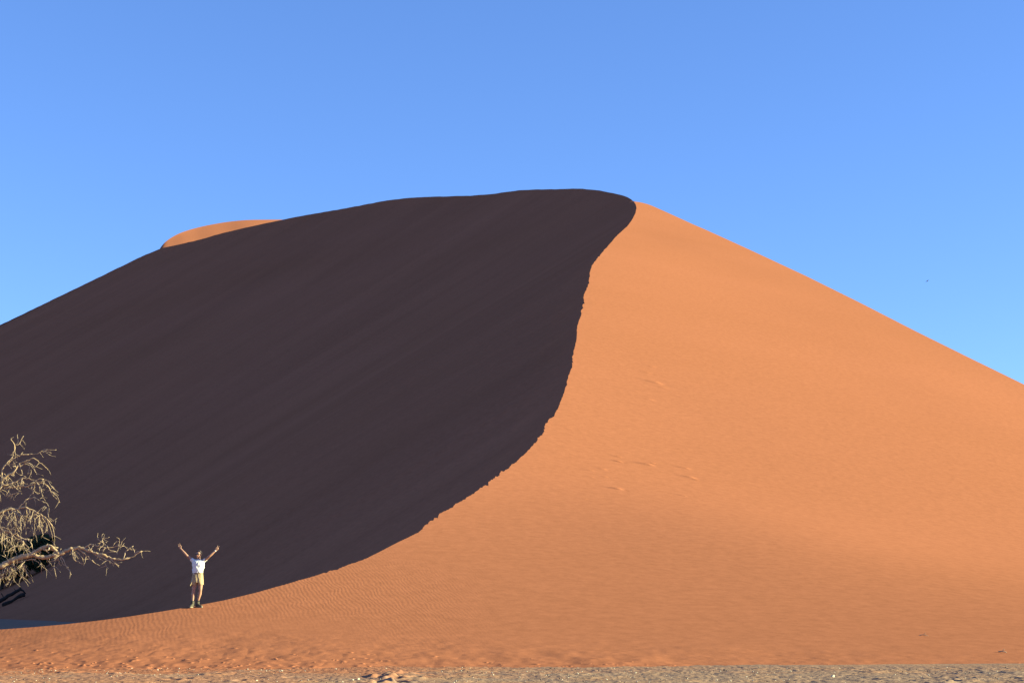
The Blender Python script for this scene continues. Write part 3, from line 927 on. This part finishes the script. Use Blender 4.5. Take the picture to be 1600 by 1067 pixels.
# loose pebbles, far too many to count
rg = random.Random(9)
pv = []; pf = []; pm = []
st_ = [stone_data(200 + k) for k in range(5)]
sv = [np.array([v.co[:] for v in m_.vertices]) for m_ in st_]
sf = [np.array([p.vertices[:] for p in m_.polygons]) for m_ in st_]
off = 0; nP = 2600
for i in range(nP):
    D_ = rg.uniform(30.5, 40.3); x_ = rg.uniform(-.34, .34) * D_
    if math.sin(x_ * 1.3 + 2) * math.sin(D_ * 1.7) < -.2 and rg.random() < .6: continue
    r_ = .007 + .016 * rg.random() ** 4
    k_ = i % 5; an = rg.uniform(0, 6.28); c, s_ = math.cos(an), math.sin(an)
    v = sv[k_] * r_
    v = np.stack([v[:, 0] * c - v[:, 1] * s_ + x_, v[:, 0] * s_ + v[:, 1] * c + D_, v[:, 2] + r_ * .3 + .006], 1)
    pv.append(v); pf.append(sf[k_] + off); pm.append(np.full(len(sf[k_]), 0 if rg.random() < .42 else 1)); off += len(v)
me = mesh_from_arrays('pebbles', np.concatenate(pv), np.concatenate(pf))
me.materials.append(M_STONE_L); me.materials.append(M_STONE_D)
me.polygons.foreach_set('material_index', np.concatenate(pm).astype(np.int32))
pb = new_obj('pebbles', me)
tag(pb, 'loose pale and brown pebbles strewn over the gravel', None, kind='stuff')
M_STICK = simple_mat('dry_stick', (0.42, 0.32, 0.22), (0.2, 0.14, 0.1), scale=20, rough=.9)
for (px0, py0, px1, py1, r_, lab) in [(1560, 1017, 1573, 1021, .018, 'short dry stick on the sand near the right edge'),
                                     (1436, 992, 1451, 994, .012, 'thin half buried twig on the sand, up and left of the short stick')]:
    D0 = float(solve_lit(np.array([(px0 + px1) / 2.]), np.array([(py0 + py1) / 2.]))[0])
    a_ = vec(px0, py0, D0); b2 = vec(px1, py1, D0 - .05)
    cen = (a_ + b2) / 2
    for p_ in (a_, b2): p_.z = lit_z(p_.x, p_.y) + r_ * .7
    mid = (a_ + b2) / 2 + Vector((0, .01, .03))
    mb = MB(); c = curve([a_ - cen, mid - cen, b2 - cen], .03, .004)
    mb.tube(c, [r_ * (1 - .5 * i / (len(c) - 1)) for i in range(len(c))], 6)
    mb.tube(curve([mid - cen, mid - cen + Vector((.05, -.02, .06))], .03, .003), r_ * .5, 5)
    o = mb.build('stick', M_STICK); o.location = cen
    tag(o, lab, 'stick')

# ------------------------------------------------------------------ the person with both arms raised
M_SKIN = simple_mat('skin', (0.36, 0.19, 0.13), (0.32, 0.165, 0.11), scale=6, rough=.55, spec=.4)
M_SHIRT = simple_mat('white_cotton', (0.70, 0.69, 0.67), (0.66, 0.65, 0.64), scale=14, rough=.85, bump=.1)
M_SHORTS = simple_mat('khaki_cotton', (0.39, 0.29, 0.17), (0.34, 0.25, 0.145), scale=10, rough=.9, bump=.15)
M_BOOT = simple_mat('dark_suede', (0.10, 0.085, 0.06), (0.06, 0.05, 0.04), scale=18, rough=.85)
M_SOLE = simple_mat('tan_sole', (0.32, 0.27, 0.20), (0.26, 0.21, 0.15), scale=18, rough=.8)
M_BLACK = simple_mat('black_cloth', (0.018, 0.018, 0.02), (0.012, 0.012, 0.014), scale=20, rough=.8)
M_HAIR = simple_mat('brown_hair', (0.07, 0.042, 0.028), (0.035, 0.022, 0.015), scale=30, rough=.5, spec=.4, bump=.4)
M_GLASS = simple_mat('dark_lens', (0.012, 0.012, 0.014), (0.010, 0.010, 0.012), scale=5, rough=.12, spec=.6)
M_LIP = simple_mat('lips', (0.42, 0.14, 0.11), (0.38, 0.12, 0.10), scale=20, rough=.5)
M_METAL = simple_mat('silver', (0.75, 0.74, 0.72), (0.6, 0.6, 0.6), scale=20, rough=.3, spec=.8)
M_BELT = simple_mat('brown_belt', (0.20, 0.11, 0.06), (0.14, 0.08, 0.04), scale=20, rough=.7)

pD = float(solve_lit(np.array([308.0]), np.array([946.0]))[0]) - 0.25
pxy = pt(np.array(308.0), np.array(946.0), pD)
PX, PY = float(pxy[0]), float(pxy[1])
pz = lit_z(PX, PY)
man = empty('person', (PX, PY, pz))
tag(man, 'person in white t-shirt and khaki shorts raising both arms in peace signs', 'person')
K = 0.00239
def q(cx, cy, y=0.0):
    return Vector(((cx - 400) * K, y, (955 - cy) * K))

def hand(mb, w, d, n, side, sign=1):
    """palm, five separate fingers: index and middle spread in a V, ring and little finger curled, thumb folded over them.
    w wrist, d direction of the forearm, n the way the palm faces, side towards the thumb"""
    d = d.normalized(); n = (n - d * n.dot(d)).normalized(); s_ = side - d * side.dot(d); s_ = (s_ - n * s_.dot(n)).normalized()
    for t_ in (-1, -.33, .33, 1):
        mb.cap(w + s_ * .010 * t_, w + d * .088 + s_ * .030 * t_, .017, .0125, 8)
    roots = [w + d * .090 + s_ * (.030 - .020 * k) for k in range(4)]
    ang = [.30, -.12, 0, 0]
    for k, L_ in enumerate((.072, .080, .074, .058)):
        p = roots[k]
        if k < 2:
            dd_ = (d + s_ * ang[k]).normalized()
            p1 = p + dd_ * L_ * .45; p2 = p1 + (dd_ + n * .08).normalized() * L_ * .32; p3 = p2 + (dd_ + n * .15).normalized() * L_ * .26
        else:
            p1 = p + (d * .45 + n * .9).normalized() * L_ * .45
            p2 = p1 + (-d * .7 + n * .5).normalized() * L_ * .36
            p3 = p2 + (-d * .9 - n * .4).normalized() * L_ * .24
        mb.cap(p, p1, .0095, .0088, 8); mb.cap(p1, p2, .0088, .008, 8); mb.cap(p2, p3, .008, .007, 8)
    t0 = w + d * .025 + s_ * .022
    t1 = t0 + (d * .7 + s_ * .7 + n * .35).normalized() * .040
    t2_ = t1 + (d * .8 - s_ * .35 + n * .6).normalized() * .032
    t3 = t2_ + (d * .2 - s_ * .8 + n * .35).normalized() * .024
    mb.cap(t0, t1, .014, .0105, 8); mb.cap(t1, t2_, .0105, .0095, 8); mb.cap(t2_, t3, .0095, .008, 8)

body = MB()
# trunk of the body
def ring(cx, cy, rx, ry, y=0.0, yaw=0.0):
    c_ = q(cx, cy, y)
    return (c_, (rx * math.cos(yaw), rx * math.sin(yaw), 0), (-ry * math.sin(yaw), ry * math.cos(yaw), 0))
body.loft([ring(398, 650, .10, .085), ring(398, 620, .155, .105), ring(397, 590, .162, .108), ring(396, 545, .130, .095), ring(396, 510, .122, .09), ring(398, 450, .145, .10),
           ring(401, 410, .165, .105), ring(403, 385, .165, .09), ring(403, 368, .10, .065), ring(402, 355, .05, .055)], 24)
sL = q(335, 378, 0); sR = q(470, 378, 0)
eL = q(252, 308, -.07); wL = q(172, 224, -.03)
eR = q(547, 316, -.08); wR = q(616, 250, -.05)
body.cap(q(360, 385), sL, .055, .052); body.cap(q(445, 385), sR, .055, .052)
for (sh, el, wr) in ((sL, eL, wL), (sR, eR, wR)):
    body.cap(sh, el, .049, .037, 14)
    m_ = el.lerp(wr, .3)
    body.cap(el, m_, .036, .037, 14); body.cap(m_, wr, .037, .0235, 14)
hand(body, wL, (q(146, 185) - wL), Vector((.15, -1, 0)), Vector((1, 0, .3)))
hand(body, wR, (q(662, 190) - wR), Vector((-.15, -1, 0)), Vector((-1, 0, .4)))
# neck and head
body.cap(q(402, 372, .01), q(398, 335, -.005), .052, .050, 14)
yaw = math.radians(-14); RZ = Matrix.Rotation(yaw, 3, 'Z') @ Matrix.Rotation(math.radians(4), 3, 'Y')
hc = q(399, 298, -.01)
def hp(x, y, z): return hc + RZ @ Vector((x, y, z))
body.ell(hp(0, .015, .02), (.076, .095, .098), 20, RZ)
body.ell(hp(0, -.022, -.035), (.060, .066, .075), 18, RZ)
body.ell(hp(0, -.062, -.088), (.024, .022, .020), 12, RZ)              # chin
body.cap(hp(0, -.085, .012), hp(0, -.105, -.022), .009, .013, 8)        # nose
for s_ in (-1, 1):
    body.ell(hp(s_ * .034, -.066, -.022), (.022, .018, .018), 10, RZ)    # cheek
    body.ell(hp(s_ * .030, -.074, .026), (.022, .012, .008), 10, RZ)     # brow
    body.ell(hp(s_ * .078, .012, -.008), (.010, .018, .030), 10, RZ)     # ear
# legs
kL = q(350, 738, -.02); aL = q(343, 905, -.03); kR = q(437, 738, -.03); aR = q(404, 900, .03)
for (hx, kn, an, cal) in ((q(365, 622), kL, aL, -1), (q(432, 622), kR, aR, 1)):
    body.cap(hx, hx.lerp(kn, .5), .082, .072, 18); body.cap(hx.lerp(kn, .5), kn, .072, .050, 18)
    m_ = kn.lerp(an, .32) + Vector((cal * .004, .018, 0))
    body.cap(kn, m_, .048, .054, 16); body.cap(m_, kn.lerp(an, .8), .054, .032, 16); body.cap(kn.lerp(an, .8), an, .032, .034, 16)
bo = body.build('body', M_SKIN, man, remesh=.0062, passes=3)

hair = MB()
hair.ell(hp(0, .034, .034), (.084, .098, .098), 20, RZ)
hair.ell(hp(0, .105, .055), (.036, .034, .036), 12, RZ)
hair.cap(hp(-.045, -.03, .092), hp(.045, -.03, .094), .024, .024, 10)
hair.ell(hp(0, .07, -.05), (.05, .04, .05), 12, RZ)
ho = hair.build('hair', M_HAIR, man, remesh=.007, passes=2)
gl = MB()
for s_ in (-1, 1):
    gl.ell(hp(s_ * .034, -.090, .010), (.029, .007, .023), 14, RZ @ Matrix.Rotation(s_ * -.22, 3, 'Z'))
    gl.tube([hp(s_ * .060, -.082, .016), hp(s_ * .078, -.04, .015), hp(s_ * .083, .012, .012)], .0035, 6)
gl.tube([hp(-.012, -.098, .016), hp(.012, -.098, .016)], .004, 6)
gl.build('sunglasses', M_GLASS, man)
lip = MB(); lip.loft([(hp(x_, -.092 + abs(x_) * .35, -.056), RZ @ Vector((0, .006, 0)), RZ @ Vector((0, 0, h_))) for x_, h_ in ((-.024, .001), (-.012, .0065), (0, .008), (.012, .0065), (.024, .001))], 8)
lip.build('mouth', M_LIP, man)

sh = MB()
sh.loft([ring(396, 545, .150, .108), ring(396, 532, .158, .118), ring(395, 510, .162, .125), ring(397, 470, .172, .128), ring(400, 430, .186, .130), ring(402, 400, .188, .120),
         ring(403, 382, .178, .100), ring(403, 368, .125, .078), ring(402, 360, .074, .066)], 28)
for (a_, b2) in ((sL, sL.lerp(eL, .27)), (sR, sR.lerp(eR, .27))):
    sh.cap(a_, b2, .062, .052, 14)
sh_o = sh.build('t_shirt', M_SHIRT, man, remesh=.008, passes=4)
rsh = np.zeros(len(sh_o.data.vertices) * 3, np.float32); sh_o.data.vertices.foreach_get('co', rsh); rsh = rsh.reshape(-1, 3)
nsh = np.zeros_like(rsh).ravel(); sh_o.data.vertices.foreach_get('normal', nsh); nsh = nsh.reshape(-1, 3)
fold = .009 * noise(rsh[:, 0] / .05 + rsh[:, 2] / .12, rsh[:, 2] / .11 + 5, 91) + .007 * noise(rsh[:, 0] / .03 - rsh[:, 2] / .05, rsh[:, 2] / .2, 92)
sh_o.data.vertices.foreach_set('co', (rsh + nsh * fold[:, None]).ravel().astype(np.float32)); sh_o.data.update()

st = MB()
st.loft([ring(396, 532, .150, .112), ring(396, 545, .160, .118), ring(396, 580, .170, .125), ring(395, 620, .176, .128), ring(394, 648, .172, .12)], 28)
st.loft([ring(366, 600, .090, .115), ring(357, 640, .090, .118), ring(352, 668, .090, .112), ring(350, 682, .090, .108)], 20)
st.loft([ring(430, 600, .090, .115), ring(436, 640, .088, .115), ring(438, 662, .088, .112), ring(439, 674, .086, .108)], 20)
st.loft([(q(345, 556, -.03), (.03, 0, 0), (0, .07, 0)), (q(336, 615, -.05), (.042, 0, 0), (0, .08, 0)), (q(326, 660, -.06), (.045, 0, .006), (0, .085, 0)), (q(313, 692, -.07), (.018, 0, .004), (0, .07, 0))], 14)
so_ = st.build('shorts', M_SHORTS, man, remesh=.008, passes=3)
r_s = np.zeros(len(so_.data.vertices) * 3, np.float32); so_.data.vertices.foreach_get('co', r_s); r_s = r_s.reshape(-1, 3)
n_s = np.zeros_like(r_s).ravel(); so_.data.vertices.foreach_get('normal', n_s); n_s = n_s.reshape(-1, 3)
fold = .012 * noise(r_s[:, 0] / .045 + r_s[:, 2] / .3, r_s[:, 2] / .25, 93) + .006 * noise(r_s[:, 0] / .02, r_s[:, 2] / .09, 94)
so_.data.vertices.foreach_set('co', (r_s + n_s * fold[:, None]).ravel().astype(np.float32)); so_.data.update()
bl = MB()
bl.loft([ring(396, 540, .158, .119), ring(396, 539, .166, .126), ring(396, 529, .166, .126), ring(396, 528, .158, .119)], 28)
bl.build('belt', M_BELT, man)
wt = MB()
dv = (wR - eR).normalized(); pm_ = wR - dv * .012
ua = dv.cross(Vector((0, 1, 0))).normalized(); ub = dv.cross(ua)
wt.loft([(pm_ - dv * .012, ua * .026, ub * .026), (pm_ - dv * .010, ua * .030, ub * .030), (pm_ + dv * .010, ua * .030, ub * .030), (pm_ + dv * .012, ua * .026, ub * .026)], 16)
wt.build('bracelet', M_METAL, man)

def gz(v):
    """height of the sand under a point given in the person's frame"""
    return lit_z(PX + v.x, PY + v.y) - pz
for (an, toe_d) in ((aL, Vector((-.15, -1, 0))), (aR, Vector((.80, -.60, 0)))):
    toe_d.normalize(); g0 = gz(an) - .012
    b_o = MB()
    f0 = Vector((an.x, an.y, g0)); up = Vector((0, 0, 1)); sd = toe_d.cross(up)
    b_o.cap(f0 + up * .10, f0 + up * .17, .052, .056, 14)
    b_o.cap(f0 - toe_d * .045 + up * .045, f0 + toe_d * .10 + up * .045, .042, .040, 14)
    b_o.cap(f0 + up * .10, f0 + toe_d * .09 + up * .055, .046, .036, 14)
    b_o.cap(f0 + toe_d * .10 + up * .040, f0 + toe_d * .165 + up * .036, .042, .036, 14)
    bt = b_o.build('boot', M_BOOT, man, remesh=.008, passes=3)
    so2 = MB()
    pr = [(-.095, .020), (-.085, .034), (-.05, .040), (.02, .036), (.08, .044), (.14, .046), (.185, .034), (.205, .018)]
    rs = [(f0 + toe_d * t_ + up * .018, sd * w_2, up * .018) for t_, w_2 in pr]
    so2.loft(rs, 14)
    so2.build('sole', M_SOLE, bt)
    sk = MB()
    lg = (kL if an is aL else kR) - an; lg.normalize()
    ankle = Vector((an.x, an.y, g0 + .15))
    sk.loft([(ankle, (.046, 0, 0), (0, .046, 0)), (ankle + lg * .03, (.047, 0, 0), (0, .047, 0)), (ankle + lg * .058, (.045, 0, 0), (0, .045, 0)), (ankle + lg * .060, (.034, 0, 0), (0, .034, 0))], 16)
    sk.build('sock', M_BLACK, man)
